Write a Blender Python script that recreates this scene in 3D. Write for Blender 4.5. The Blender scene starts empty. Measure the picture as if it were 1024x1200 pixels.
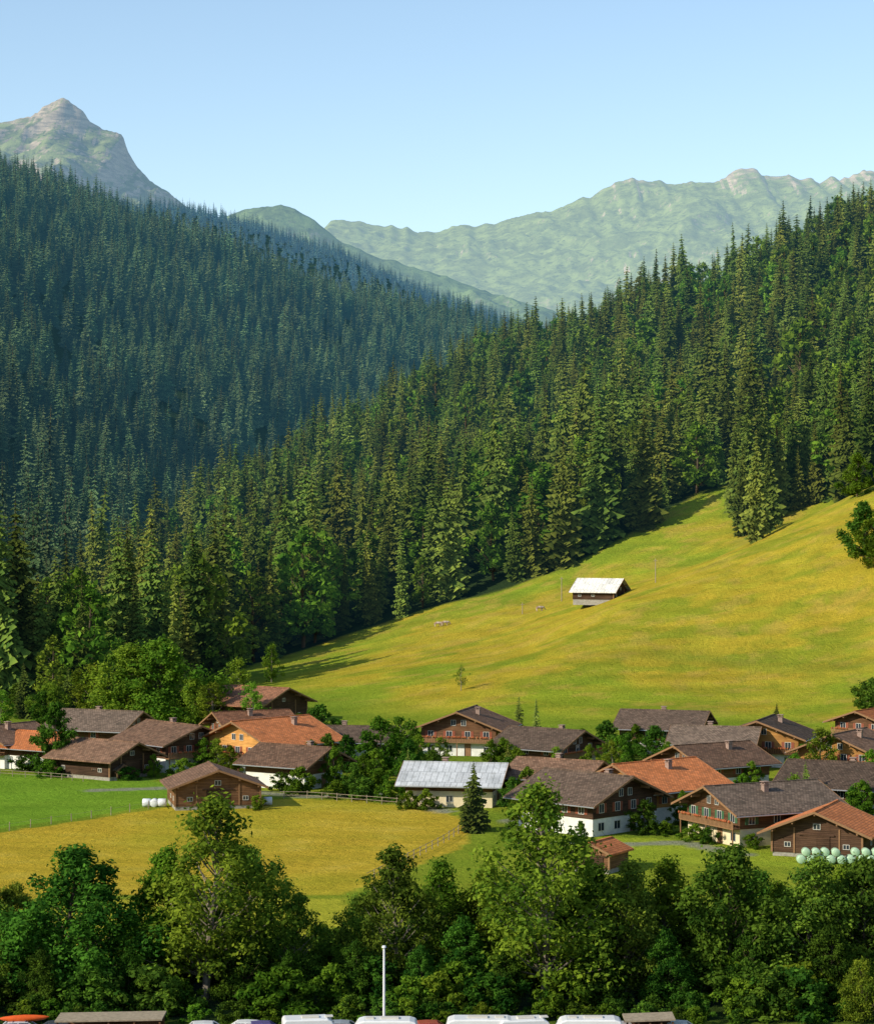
import bpy, math, random, numpy as np
from mathutils import Vector, Matrix
random.seed(7)
F=2800.; CX=512.; CY=600.; H0=42.
scene=bpy.context.scene
ROOT=scene.collection
def wx(px,d): return (px-CX)/F*d
def gd(py): return H0*F/(py-CY)
def wz(py,d): return H0-(py-CY)/F*d

# ------------------------------------------------------------ noise
def _h(i,j,s):
    n=np.sin(i*127.1+j*311.7+s*74.7)*43758.5453
    return n-np.floor(n)
def vnoise(x,y,s=0):
    xi=np.floor(x); yi=np.floor(y); fx=x-xi; fy=y-yi
    fx=fx*fx*(3-2*fx); fy=fy*fy*(3-2*fy)
    a=_h(xi,yi,s);b=_h(xi+1,yi,s);c=_h(xi,yi+1,s);d=_h(xi+1,yi+1,s)
    return (a*(1-fx)+b*fx)*(1-fy)+(c*(1-fx)+d*fx)*fy
def fbm(x,y,s=0,o=5):
    r=0;a=.5;t=0
    for k in range(o):
        r=r+a*vnoise(x*2**k,y*2**k,s+k); t+=a; a*=.5
    return r/t
def ridged(x,y,s=0,o=5):
    r=0;a=.5;t=0
    for k in range(o):
        r=r+a*(1-np.abs(2*vnoise(x*2**k,y*2**k,s+k)-1)); t+=a; a*=.5
    return r/t
# ------------------------------------------------------------ terrain
class TPS:
    def __init__(s,pts,lam=1e-4):
        P=np.array([[p[0]/1000,p[1]/1000] for p in pts]); z=np.array([p[2] for p in pts],float)
        n=len(P); K=s.k(P,P)+lam*np.eye(n); A=np.zeros((n+3,n+3))
        A[:n,:n]=K; A[:n,n]=1; A[:n,n+1:]=P; A[n,:n]=1; A[n+1:,:n]=P.T
        s.w=np.linalg.solve(A,np.concatenate([z,[0,0,0]])); s.P=P; s.n=n
    def k(s,a,b):
        r2=((a[:,None,:]-b[None,:,:])**2).sum(-1)+1e-12
        return .5*r2*np.log(r2)
    def __call__(s,x,y):
        sh=np.shape(x); q=np.stack([np.ravel(x)/1000,np.ravel(y)/1000],1); out=np.empty(len(q))
        for i in range(0,len(q),40000):
            c=q[i:i+40000]; out[i:i+40000]=s.k(c,s.P)@s.w[:s.n]+s.w[s.n]+c@s.w[s.n+1:]
        return out.reshape(sh)
def P(px,py,d): return (wx(px,d),d,wz(py,d))
def Z(px,d,z): return (wx(px,d),d,z)
Rp=[Z(330,540,0),Z(420,500,0),Z(500,475,0),Z(600,458,0),Z(700,442,0),Z(850,440,0),Z(1024,430,0),Z(1250,420,2),
    Z(330,460,-8),Z(500,400,-8),Z(700,370,-8),Z(850,370,-8),Z(1024,360,-8),Z(1250,350,-8),Z(100,450,-12),Z(200,550,-8),
    Z(500,250,-25),Z(1000,250,-25),Z(0,250,-25),
    Z(300,620,0.5),P(400,752,640),P(500,717,650),P(600,690,650),P(700,650,660),P(760,622,680),P(850,574,700),P(930,542,720),
    P(800,668,580),P(900,624,600),P(1024,566,620),P(1200,490,640),P(950,608,658),P(850,624,650),P(760,668,635),
    P(850,770,510),P(700,772,510),P(1024,745,510),P(1250,640,510),P(700,705,560),P(600,762,560),P(500,775,560),P(400,790,580),
    P(1200,200,1000),P(1024,280,1000),P(930,322,1020),P(830,360,1040),P(740,390,1060),P(650,424,1080),P(560,450,1100),P(480,492,1080),
    P(400,530,1050),P(300,590,1000),P(200,655,930),P(140,725,850),Z(90,760,-10),Z(0,800,-18),
    P(930,450,850),P(1024,430,830),P(1250,350,830),P(750,520,850),P(600,570,850),P(480,612,830),P(350,670,800),P(250,728,750),
    Z(1024,1250,110),Z(650,1280,50),Z(400,1250,10),Z(200,1150,-15),Z(1100,1600,20),Z(650,1600,-40),Z(300,1500,-60),Z(650,2200,-150),Z(1200,2200,-120),Z(0,1200,-50),Z(0,2200,-200)]
Lp=[P(-200,150,1450),P(0,226,1500),P(100,250,1550),P(200,290,1600),P(300,334,1650),P(400,362,1700),P(500,386,1750),P(600,412,1800),P(680,438,1850),
    P(800,475,1900),Z(1100,1900,60),P(0,400,1150),P(200,425,1250),P(400,450,1400),P(550,450,1500),P(700,478,1600),P(0,550,950),P(150,565,1000),
    P(0,690,780),P(100,665,850),P(300,505,1200),Z(0,620,-1),Z(100,640,-2),Z(-200,590,4),Z(-200,740,44),Z(200,880,8),Z(300,1030,15),Z(400,1130,18),
    Z(550,1250,30),Z(700,1350,40),Z(-500,680,68),Z(-900,700,150),Z(-700,1000,200),Z(-500,500,8),Z(-800,500,40),Z(-400,400,-5),Z(-1200,420,30),  # unseen hill beyond the left frame edge, raised to shade the left forest
    Z(0,2050,170),Z(400,2100,110),Z(800,2200,40),Z(0,2600,60),Z(500,2600,20),Z(0,500,-10),Z(300,600,-15),Z(500,700,-40),Z(600,1000,-20),Z(1000,1000,-60),
    Z(0,300,-25),Z(800,400,-60),Z(-800,250,-5)]
Fp=[P(-100,290,2800),P(0,275,2800),P(120,256,2800),P(215,250,2800),P(300,274,2800),P(400,308,2800),P(480,340,2800),P(560,372,2800),P(700,410,2800),P(1000,450,2800),
    Z(0,2400,150),Z(300,2400,120),Z(600,2400,80),Z(1000,2400,50),Z(0,3300,300),Z(400,3300,200),Z(1000,3300,80),Z(0,2000,0),Z(600,2000,0),Z(1000,2000,0)]
TR=TPS(Rp);TL=TPS(Lp);TF=TPS(Fp)
def smax(a,b,k): return .5*(a+b+np.sqrt((a-b)**2+k*k))
def ss(a,b,x):
    t=np.clip((x-a)/(b-a),0,1); return t*t*(3-2*t)
def ground(x,y):
    x=np.asarray(x,float);y=np.asarray(y,float)
    wR=1-ss(1700,2300,y); 
    r=TR(x,y)*wR-80*(1-wR); l=TL(x,y); l=l*(1-ss(2400,3000,y))
    l=l-ss(0,1,(-y+420)/120)*10
    z=smax(np.clip(smax(np.clip(r,-60,400),np.clip(l,-60,400),8)-1,-60,400),0*x,5)-.6
    f=np.clip(TF(x,y),-60,600)
    z=np.where(y>2000,smax(z,f*ss(2000,2400,y),10),z)
    z=z*(1-ss(3200,5000,y))
    hill=ss(6,20,z)
    z=z+hill*((fbm(x/70,y/70,3,3)-.5)*6+(fbm(x/16,y/16,9,3)-.5)*1.8)
    z=z+ss(60,120,z)*((fbm(x/110,y/110,13,3)-.5)*20)
    z=z+(fbm(x/40,y/40,5,3)-.5)*.5
    near=np.clip(1-y/150,0,3)**1.0*40*(1-ss(130,150,y))
    return z+np.minimum(near,38.5)
def gz(x,y): return float(ground(np.array([x]),np.array([y]))[0])
def hit(px,py,d0=180,d1=1500):
    d=np.arange(d0,d1,1.); x=(px-CX)/F*d; g=ground(x,d); r=H0-(py-CY)/F*d
    k=np.argmax(g>=r); return float(x[k]),float(d[k]),float(g[k])

# ------------------------------------------------------------ materials
def newmat(name):
    m=bpy.data.materials.new(name); m.use_nodes=True; nt=m.node_tree
    for n in list(nt.nodes): nt.nodes.remove(n)
    o=nt.nodes.new('ShaderNodeOutputMaterial'); return m,nt,o
def N(nt,t,**k):
    n=nt.nodes.new(t)
    for a,b in k.items():
        if a=='ins':
            for i,v in b.items(): n.inputs[i].default_value=v
        else: setattr(n,a,b)
    return n
def mixc(nt,fac,a,b,mode='MIX'):
    n=nt.nodes.new('ShaderNodeMix'); n.data_type='RGBA'; n.blend_type=mode
    for s,v in ((n.inputs[0],fac),(n.inputs[6],a),(n.inputs[7],b)):
        if hasattr(v,'is_output'): nt.links.new(v,s)
        elif isinstance(v,(int,float)): s.default_value=v
        else: s.default_value=(v[0],v[1],v[2],1)
    return n.outputs[2]
def ramp(nt,src,p0,p1,q0=0.,q1=1.):
    n=nt.nodes.new('ShaderNodeMapRange'); n.inputs[1].default_value=p0; n.inputs[2].default_value=p1; n.inputs[3].default_value=q0; n.inputs[4].default_value=q1
    nt.links.new(src,n.inputs[0]); return n.outputs[0]
def math_(nt,op,a,b):
    n=N(nt,'ShaderNodeMath',operation=op)
    for i,v in enumerate((a,b)):
        if hasattr(v,'is_output'): nt.links.new(v,n.inputs[i])
        else: n.inputs[i].default_value=v
    return n.outputs[0]
def noise(nt,vec,scale,detail=4,rough=.6):
    n=N(nt,'ShaderNodeTexNoise'); n.inputs['Scale'].default_value=scale; n.inputs['Detail'].default_value=detail; n.inputs['Roughness'].default_value=rough
    if vec: nt.links.new(vec,n.inputs['Vector'])
    return n.outputs[0]
def mapping(nt,vec,scale=(1,1,1)):
    n=N(nt,'ShaderNodeMapping'); n.inputs['Scale'].default_value=scale; nt.links.new(vec,n.inputs['Vector']); return n.outputs[0]
def pbr(name,col,rough=.7,var=.25,scale=3.,stretch=(1,1,1),bump=.0,spec=.3,col2=None,metal=0):
    m,nt,o=newmat(name); tc=N(nt,'ShaderNodeTexCoord'); v=mapping(nt,tc.outputs['Object'],stretch)
    f=ramp(nt,noise(nt,v,scale),.3,.7); f2=ramp(nt,noise(nt,v,scale*6),.3,.7)
    c2=col2 if col2 else [c*(1-var) for c in col]
    c=mixc(nt,f,[min(1,c*(1+var*.6)) for c in col],c2)
    c=mixc(nt,f2,c,mixc(nt,1.0,c,(1-var*.5,)*3,'MULTIPLY'))
    b=N(nt,'ShaderNodeBsdfPrincipled'); nt.links.new(c,b.inputs['Base Color']); b.inputs['Roughness'].default_value=rough
    b.inputs['Specular IOR Level'].default_value=spec; b.inputs['Metallic'].default_value=metal
    if bump:
        bp=N(nt,'ShaderNodeBump'); bp.inputs['Strength'].default_value=bump; bp.inputs['Distance'].default_value=.05
        nt.links.new(f2,bp.inputs['Height']); nt.links.new(bp.outputs[0],b.inputs['Normal'])
    nt.links.new(b.outputs[0],o.inputs[0]); return m
def timber(name,col,var=.35):
    m,nt,o=newmat(name); tc=N(nt,'ShaderNodeTexCoord'); v=tc.outputs['Object']; oi=N(nt,'ShaderNodeObjectInfo')
    sx=N(nt,'ShaderNodeSeparateXYZ'); nt.links.new(v,sx.inputs[0])
    fr=N(nt,'ShaderNodeMath',operation='FRACT'); nt.links.new(math_(nt,'MULTIPLY',sx.outputs[2],4.2),fr.inputs[0])
    gap=ramp(nt,fr.outputs[0],.0,.2)
    f=ramp(nt,noise(nt,mapping(nt,v,(.35,.35,4.2)),1.0,3),.3,.7); f2=ramp(nt,noise(nt,v,.5),.3,.7)
    c=mixc(nt,f,[x*(1+var) for x in col],[x*(1-var) for x in col]); c=mixc(nt,f2,c,mixc(nt,1.,c,(.62,.58,.55),'MULTIPLY'))
    c=mixc(nt,gap,mixc(nt,1.,c,(.35,.33,.3),'MULTIPLY'),c)
    h=N(nt,'ShaderNodeHueSaturation'); nt.links.new(c,h.inputs['Color']); nt.links.new(ramp(nt,oi.outputs['Random'],0,1,.7,1.35),h.inputs['Value'])
    b=N(nt,'ShaderNodeBsdfPrincipled'); nt.links.new(h.outputs[0],b.inputs['Base Color']); b.inputs['Roughness'].default_value=.75; b.inputs['Specular IOR Level'].default_value=.2
    bp=N(nt,'ShaderNodeBump'); bp.inputs['Strength'].default_value=.5; bp.inputs['Distance'].default_value=.04; nt.links.new(gap,bp.inputs['Height']); nt.links.new(bp.outputs[0],b.inputs['Normal'])
    nt.links.new(b.outputs[0],o.inputs[0]); return m
def tiles(name,col,var=.35,seamx=0):
    m,nt,o=newmat(name); tc=N(nt,'ShaderNodeTexCoord'); v=tc.outputs['UV']; oi=N(nt,'ShaderNodeObjectInfo')
    br=N(nt,'ShaderNodeTexBrick'); nt.links.new(v,br.inputs['Vector'])
    br.inputs['Scale'].default_value=1; br.inputs['Brick Width'].default_value=.45 if not seamx else .9; br.inputs['Row Height'].default_value=.38 if not seamx else 3.; br.inputs['Mortar Size'].default_value=.03
    br.inputs['Color1'].default_value=(*[min(1,c*(1+var)) for c in col],1); br.inputs['Color2'].default_value=(*[c*(1-var) for c in col],1); br.inputs['Mortar'].default_value=(*[c*.4 for c in col],1)
    f=ramp(nt,noise(nt,v,.35,5,.7),.35,.7)
    c=mixc(nt,f,br.outputs[0],mixc(nt,1.,br.outputs[0],(.62,.64,.64),'MULTIPLY'))
    f3=ramp(nt,noise(nt,v,1.4,5,.7),.55,.75); c=mixc(nt,f3,c,mixc(nt,.5,c,(.17,.14,.10)))
    h=N(nt,'ShaderNodeHueSaturation'); nt.links.new(c,h.inputs['Color']); nt.links.new(ramp(nt,oi.outputs['Random'],0,1,.75,1.3),h.inputs['Value'])
    b=N(nt,'ShaderNodeBsdfPrincipled'); nt.links.new(h.outputs[0],b.inputs['Base Color']); b.inputs['Roughness'].default_value=.8; b.inputs['Specular IOR Level'].default_value=.12
    bp=N(nt,'ShaderNodeBump'); bp.inputs['Strength'].default_value=.6; bp.inputs['Distance'].default_value=.05; nt.links.new(br.outputs[1],bp.inputs['Height']); bp.invert=True; nt.links.new(bp.outputs[0],b.inputs['Normal'])
    nt.links.new(b.outputs[0],o.inputs[0]); return m
HZ=(.013,.040,.060)  # emission colour of the painted haze
def haze_emission(nt,out,g,haze):
    # haze painted on as faint blue surface emission, stronger up the valley (world Y)
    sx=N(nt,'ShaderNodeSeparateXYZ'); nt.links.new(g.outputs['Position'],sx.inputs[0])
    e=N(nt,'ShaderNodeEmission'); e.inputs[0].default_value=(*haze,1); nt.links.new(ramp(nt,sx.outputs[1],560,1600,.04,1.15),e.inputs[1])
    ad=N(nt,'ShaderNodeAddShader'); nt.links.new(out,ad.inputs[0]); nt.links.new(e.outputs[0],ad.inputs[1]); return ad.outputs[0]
def foliage(name,c1,c2,trans=.3,haze=None,v0=.68,v1=1.3,h0=.48,h1=.53,patch=0):
    m,nt,o=newmat(name)
    at=N(nt,'ShaderNodeAttribute',attribute_name='tone'); oi=N(nt,'ShaderNodeObjectInfo'); g=N(nt,'ShaderNodeNewGeometry')
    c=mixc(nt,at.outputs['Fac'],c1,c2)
    h=N(nt,'ShaderNodeHueSaturation'); nt.links.new(c,h.inputs['Color'])
    nt.links.new(ramp(nt,oi.outputs['Random'],0,1,h0,h1),h.inputs['Hue'])
    fr=N(nt,'ShaderNodeMath',operation='FRACT'); nt.links.new(math_(nt,'MULTIPLY',oi.outputs['Random'],7.31),fr.inputs[0])
    v=ramp(nt,fr.outputs[0],0,1,v0,v1)
    if patch: v=math_(nt,'MULTIPLY',v,ramp(nt,noise(nt,g.outputs['Position'],.018,3,.6),.35,.65,1-patch,1+patch))
    nt.links.new(v,h.inputs['Value'])
    d=N(nt,'ShaderNodeBsdfDiffuse'); nt.links.new(h.outputs[0],d.inputs[0]); out=d.outputs[0]
    if trans:
        t=N(nt,'ShaderNodeBsdfTranslucent'); nt.links.new(h.outputs[0],t.inputs[0])
        mx=N(nt,'ShaderNodeMixShader'); mx.inputs[0].default_value=trans; nt.links.new(d.outputs[0],mx.inputs[1]); nt.links.new(t.outputs[0],mx.inputs[2]); out=mx.outputs[0]
    if haze: out=haze_emission(nt,out,g,haze)
    nt.links.new(out,o.inputs[0]); return m
M={}
M['bark']=pbr('bark',(.12,.09,.06),.9,.4,2,(1,1,.3),.4)
M['greybark']=pbr('grey_bark',(.26,.22,.17),.9,.4,2,(1,1,.3),.4)
M['leafA']=foliage('leaves_mid',(.05,.11,.010),(.19,.29,.022),.4)
M['leafB']=foliage('leaves_dark',(.028,.07,.010),(.11,.20,.02),.35)
M['leafC']=foliage('leaves_olive',(.06,.11,.015),(.22,.29,.03),.4)
M['leafD']=foliage('leaves_light',(.075,.15,.015),(.25,.35,.03),.4)
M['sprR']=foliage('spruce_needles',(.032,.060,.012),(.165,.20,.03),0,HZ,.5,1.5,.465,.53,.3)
M['sprL']=foliage('spruce_needles_hazy',(.030,.058,.027),(.115,.155,.055),0,(.014,.046,.070),.6,1.4,.48,.53,.3)  # distance haze painted in: bluer needle colour plus emission
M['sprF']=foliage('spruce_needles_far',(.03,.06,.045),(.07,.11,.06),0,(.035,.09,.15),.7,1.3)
M['mixleaf']=foliage('beech_leaves',(.07,.13,.012),(.20,.29,.025),.25,HZ,.6,1.3)
M['white']=pbr('white_plaster',(.78,.76,.70),.85,.15,1.2)
M['cream']=pbr('cream_plaster',(.74,.62,.40),.85,.12,1.2)
M['stone']=pbr('stone_base',(.36,.33,.28),.9,.3,3,bump=.4)
M['timD']=timber('dark_weathered_timber',(.095,.052,.03))
M['timM']=timber('brown_timber',(.175,.088,.042))
M['timO']=timber('honey_timber',(.56,.28,.08),.2)
M['trim']=pbr('trim_wood',(.28,.15,.07),.7,.2)
M['frame']=pbr('white_window_frame',(.6,.57,.5),.5,.05)
M['shutR']=pbr('red_shutter',(.28,.08,.04),.6,.2)
M['shutG']=pbr('green_shutter',(.05,.13,.06),.6,.2)
M['flower']=pbr('geranium_flowers',(.6,.05,.04),.8,.5,9,col2=(.1,.2,.04))
M['brick']=pbr('chimney_brick',(.35,.24,.19),.9,.3,5)
M['metal']=pbr('galvanised_metal',(.45,.46,.47),.4,.1,metal=.6)
M['polew']=pbr('white_pole_paint',(.8,.8,.8),.4,.05)
M['oldwood']=pbr('weathered_wood',(.36,.29,.20),.85,.3,3)
M['tyre']=pbr('tyre_rubber',(.02,.02,.02),.8,.1)
m,nt,o=newmat('window_glass'); b=N(nt,'ShaderNodeBsdfPrincipled'); b.inputs['Base Color'].default_value=(.03,.04,.05,1); b.inputs['Roughness'].default_value=.08; nt.links.new(b.outputs[0],o.inputs[0]); M['glass']=m
ROOF={'brown':tiles('brown_tiles',(.21,.12,.075)),'red':tiles('red_tiles',(.60,.20,.07),.22),'grey':tiles('grey_brown_tiles',(.21,.15,.11)),'dark':tiles('dark_tiles',(.14,.095,.068)),
 'rust':tiles('rust_tiles',(.31,.14,.075)),'metal':tiles('light_metal_sheets',(.47,.48,.49),.12,1),'white':tiles('pale_sheet_roof',(.74,.70,.63),.12,1)}

# ------------------------------------------------------------ mesh helpers
def npmesh(name,V,Q,mats,mi=None,tone=None,smooth=False):
    V=np.asarray(V,np.float32);Q=np.asarray(Q,np.int32);k=Q.shape[1]
    me=bpy.data.meshes.new(name); me.vertices.add(len(V)); me.vertices.foreach_set('co',V.ravel())
    me.loops.add(Q.size); me.loops.foreach_set('vertex_index',Q.ravel()); me.polygons.add(len(Q))
    me.polygons.foreach_set('loop_start',np.arange(0,Q.size,k,dtype=np.int32))
    if mi is not None: me.polygons.foreach_set('material_index',np.asarray(mi,np.int32))
    me.polygons.foreach_set('use_smooth',np.full(len(Q),smooth))
    for m in mats: me.materials.append(m)
    if tone is not None:
        a=me.attributes.new('tone','FLOAT','POINT'); a.data.foreach_set('value',np.asarray(tone,np.float32))
    me.update(calc_edges=True); me.validate(); return me
def link(o,coll=None): (coll or ROOT).objects.link(o); return o
def tube(path,rad,n=6):
    path=np.asarray(path,float); V=[];Q=[]
    for i,p in enumerate(path):
        t=path[min(i+1,len(path)-1)]-path[max(i-1,0)]; t/=np.linalg.norm(t)+1e-9
        a=np.cross(t,[1,0,0] if abs(t[0])<.8 else [0,1,0]); a/=np.linalg.norm(a); b=np.cross(t,a)
        for j in range(n):
            an=2*math.pi*j/n; V.append(p+rad[i]*(a*math.cos(an)+b*math.sin(an)))
    for i in range(len(path)-1):
        for j in range(n): Q.append((i*n+j,i*n+(j+1)%n,(i+1)*n+(j+1)%n,(i+1)*n+j))
    return np.array(V),np.array(Q)
class MB:
    def __init__(s): s.v=[];s.f=[]
    def add(s,V,Fc):
        o=len(s.v); s.v+= [tuple(map(float,p)) for p in V]; s.f+=[tuple(int(i)+o for i in f) for f in Fc]
    def box(s,x0,x1,y0,y1,z0,z1,T=None):
        V=[(x0,y0,z0),(x1,y0,z0),(x1,y1,z0),(x0,y1,z0),(x0,y0,z1),(x1,y0,z1),(x1,y1,z1),(x0,y1,z1)]
        if T: V=[T(*p) for p in V]
        s.add(V,[(0,3,2,1),(4,5,6,7),(0,1,5,4),(1,2,6,5),(2,3,7,6),(3,0,4,7)])
    def prism(s,prof,y0,y1):
        n=len(prof); V=[(x,y0,z) for x,z in prof]+[(x,y1,z) for x,z in prof]
        s.add(V,[tuple(range(n)),tuple(range(2*n-1,n-1,-1))]+[(i+n,(i+1)%n+n,(i+1)%n,i) for i in range(n)])
    def tube(s,path,rad,n=8):
        V,Q=tube(path,rad,n); k=len(path); s.add(V,[tuple(q) for q in Q]+[tuple(range(n))[::-1],tuple(range((k-1)*n,k*n))])
    def obj(s,name,mat,parent=None,smooth=False,bevel=0,uvroof=None):
        me=bpy.data.meshes.new(name); me.from_pydata(s.v,[],s.f); me.materials.append(mat); me.update()
        import bmesh
        bm=bmesh.new(); bm.from_mesh(me); bmesh.ops.recalc_face_normals(bm,faces=bm.faces[:]); 
        if uvroof:
            uv=bm.loops.layers.uv.new('UVMap')
            for f in bm.faces:
                for l in f.loops: l[uv].uv=(l.vert.co.y,math.hypot(l.vert.co.x,0)/uvroof)
        bm.to_mesh(me); bm.free()
        if smooth: me.polygons.foreach_set('use_smooth',[True]*len(me.polygons))
        o=bpy.data.objects.new(name,me); link(o)
        if parent: o.parent=parent
        if bevel: md=o.modifiers.new('bevel','BEVEL'); md.width=bevel; md.segments=3
        return o
def empty(name,loc,yaw=0):
    e=bpy.data.objects.new(name,None); e.location=loc; e.rotation_euler=(0,0,yaw); link(e); return e

# ------------------------------------------------------------ tree meshes
def leaf_tree(name,h,rw,seed,nc,nl,leaf,cb=.25,mat='leafA',bark='bark',top=1.,airy=0.,shrub=False,rcs=1.):
    r=np.random.default_rng(seed); Vs=[];Qs=[];mi=[];tn=[];off=0
    def put(V,Q,m,t):
        nonlocal off
        Vs.append(V);Qs.append(Q+off);mi.append(np.full(len(Q),m));tn.append(np.broadcast_to(t,(len(V),)).copy());off+=len(V)
    ns=7; path=np.zeros((ns,3)); path[:,2]=np.linspace(-.4,h*.9,ns); path[1:,:2]=np.cumsum(r.normal(0,h*.012,(ns-1,2)),0)
    if not shrub: put(*tube(path,np.linspace(h*.016,h*.003,ns)*(1.1),8),0,.5)
    ph=r.uniform(0,6.28,3)
    cs=[]
    for i in range(nc):
        t=(i+r.random())/nc; a=i*2.399+r.normal(0,.4)
        pr=(math.sin(math.pi*min(1,(t*.86+.14))**.8)**.75)
        if top!=1: pr=pr*(1-t*(1-top)*.8)
        pr*=1+.22*math.sin(a*2+ph[0]+t*5)+.16*math.sin(a*3+ph[1]-t*9)
        rr=rw*pr*(r.uniform(.3,.98)); z=h*(cb+(1-cb)*t*.93)
        cx=np.interp(z,path[:,2],path[:,0]);cy=np.interp(z,path[:,2],path[:,1])
        rc=rw*r.uniform(.17,.33)*(1-.35*t)*rcs
        c=np.array([cx+math.cos(a)*rr,cy+math.sin(a)*rr,z+r.normal(0,.02*h)]); cs.append((c,rc))
        if not shrub:
            z0=max(h*.12,z-rr*.8-.05*h); s=np.array([np.interp(z0,path[:,2],path[:,0]),np.interp(z0,path[:,2],path[:,1]),z0])
            mid=(s+c)/2+np.array([0,0,-.05*rr]); put(*tube([s,mid,c],[h*.005*(1-t*.5),h*.003,h*.0012],4),0,.5)
    for c,rc in cs:
        n=int(nl*(rc/(rw*.26))**2*r.uniform(.7,1.2)*(1-airy*.3))
        d=r.normal(size=(n,3)); d/=np.linalg.norm(d,axis=1)[:,None]
        rad=rc*r.uniform(.15,1.,(n,1))**.5*(1+.25*np.sin(d[:,:1]*5+c[0])+.25*np.sin(d[:,1:2]*6+c[1]))*r.uniform(.8,1.25+airy*.5,(n,1))
        p=c+d*rad*np.array([1,1,.8])
        nn=d*.8+r.normal(0,.55,(n,3))+np.array([0,0,.35]); nn/=np.linalg.norm(nn,axis=1)[:,None]
        a=np.cross(nn,r.normal(size=(n,3))); a/=np.linalg.norm(a,axis=1)[:,None]; b=np.cross(nn,a)
        s=leaf*r.uniform(.6,1.35,(n,1)); V=np.stack([p-a*s,p-b*s*.55,p+a*s,p+b*s*.55],1).reshape(-1,3)
        ct=r.uniform(.1,.9); t=np.repeat(np.clip(ct+r.normal(0,.2,n),0,1),4)
        V[:,2]=np.maximum(V[:,2],.02)
        put(V,np.arange(4*n).reshape(-1,4),1,t)
    return npmesh(name,np.concatenate(Vs),np.concatenate(Qs),[M[bark],M[mat]],np.concatenate(mi),np.concatenate(tn))
def spruce(name,h,R0,seed,mat,lev=34,den=1.,cb=.06,exp=.85):
    r=np.random.default_rng(seed); Vs=[];Qs=[];mi=[];tn=[];off=0
    V,Q=tube([(0,0,-1),(0,0,h*.5),(0,0,h*.98)],[h*.012,h*.008,.03],6); Vs.append(V);Qs.append(Q);mi.append(np.zeros(len(Q)));tn.append(np.full(len(V),.3));off=len(V)
    p1,p2,p3=r.uniform(0,6.28,3)
    for i in range(lev):
        t=i/lev; z=h*(cb+(1-cb)*t); R=R0*(1-t)**exp*r.uniform(.85,1.08)+.12
        if t<.15: R*=.7+t*2
        nb=max(4,int((9*(1-t)+4)*den)); a0=r.uniform(0,6.28)
        for j in range(nb):
            a=a0+6.283*j/nb+r.normal(0,.2)
            L=R*r.uniform(.6,1.15)*(1+.2*math.sin(a*2+p1+t*7)+.15*math.sin(a*3+p2-t*13)); zz=z+r.normal(0,h*.016)*(1-t*.8)
            u=np.array([math.cos(a),math.sin(a),0]); w=np.array([-u[1],u[0],0]); tone=np.clip(r.normal(.45,.2),0,1)
            nseg=3 if L>1.6 else 2; dr=r.uniform(.55,.85)
            def sp(q): return np.array([0,0,zz])+u*L*q+np.array([0,0,-dr*L*q+.25*L*q*q])
            for k in range(nseg):
                q0=k/nseg*.9; q1=(k+1.25)/nseg; q1=min(q1,1.05)
                wd=L*(.30*(1-q0)+.09)*r.uniform(.8,1.25)
                c0=sp(q0);c1=sp(q1);cm=(c0+c1)/2
                lf=cm+w*wd+np.array([0,0,-wd*1.0])+u*L*.05; rt=cm-w*wd+np.array([0,0,-wd*1.0])+u*L*.05
                Vs.append(np.array([c0,lf,c1,cm+np.array([0,0,.05*L]) , rt]))
                Qs.append(np.array([[off,off+1,off+2,off+3],[off,off+3,off+2,off+4]])); mi.append(np.ones(2))
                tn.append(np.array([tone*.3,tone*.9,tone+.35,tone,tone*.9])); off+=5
    return npmesh(name,np.concatenate(Vs),np.concatenate(Qs),[M['bark'],M[mat]],np.concatenate(mi),np.clip(np.concatenate(tn),0,1))

def proto_coll(name,meshes):
    c=bpy.data.collections.new(name)
    for i,me in enumerate(meshes): c.objects.link(bpy.data.objects.new(me.name,me))
    return c
def scatter(name,pts,rot,scl,idx,coll):
    me=bpy.data.meshes.new(name); me.vertices.add(len(pts)); me.vertices.foreach_set('co',np.asarray(pts,np.float32).ravel())
    a=me.attributes.new('rot','FLOAT_VECTOR','POINT'); a.data.foreach_set('vector',np.asarray(rot,np.float32).ravel())
    a=me.attributes.new('scl','FLOAT_VECTOR','POINT'); a.data.foreach_set('vector',np.asarray(scl,np.float32).ravel())
    a=me.attributes.new('idx','INT','POINT'); a.data.foreach_set('value',np.asarray(idx,np.int32))
    o=link(bpy.data.objects.new(name,me))
    ng=bpy.data.node_groups.new(name+'_nodes','GeometryNodeTree'); ng.interface.new_socket('Geometry',in_out='INPUT',socket_type='NodeSocketGeometry'); ng.interface.new_socket('Geometry',in_out='OUTPUT',socket_type='NodeSocketGeometry')
    gi=ng.nodes.new('NodeGroupInput');go=ng.nodes.new('NodeGroupOutput'); ip=ng.nodes.new('GeometryNodeInstanceOnPoints'); ci=ng.nodes.new('GeometryNodeCollectionInfo')
    ci.inputs['Collection'].default_value=coll; ci.inputs['Separate Children'].default_value=True; ci.inputs['Reset Children'].default_value=True
    def na(n,t):
        x=ng.nodes.new('GeometryNodeInputNamedAttribute'); x.data_type=t; x.inputs['Name'].default_value=n; return x.outputs['Attribute']
    L=ng.links.new; L(gi.outputs[0],ip.inputs['Points']); L(ci.outputs[0],ip.inputs['Instance']); ip.inputs['Pick Instance'].default_value=True
    L(na('idx','INT'),ip.inputs['Instance Index']); L(na('rot','FLOAT_VECTOR'),ip.inputs['Rotation']); L(na('scl','FLOAT_VECTOR'),ip.inputs['Scale']); L(ip.outputs[0],go.inputs[0])
    md=o.modifiers.new('instances','NODES'); md.node_group=ng; return o

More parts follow.
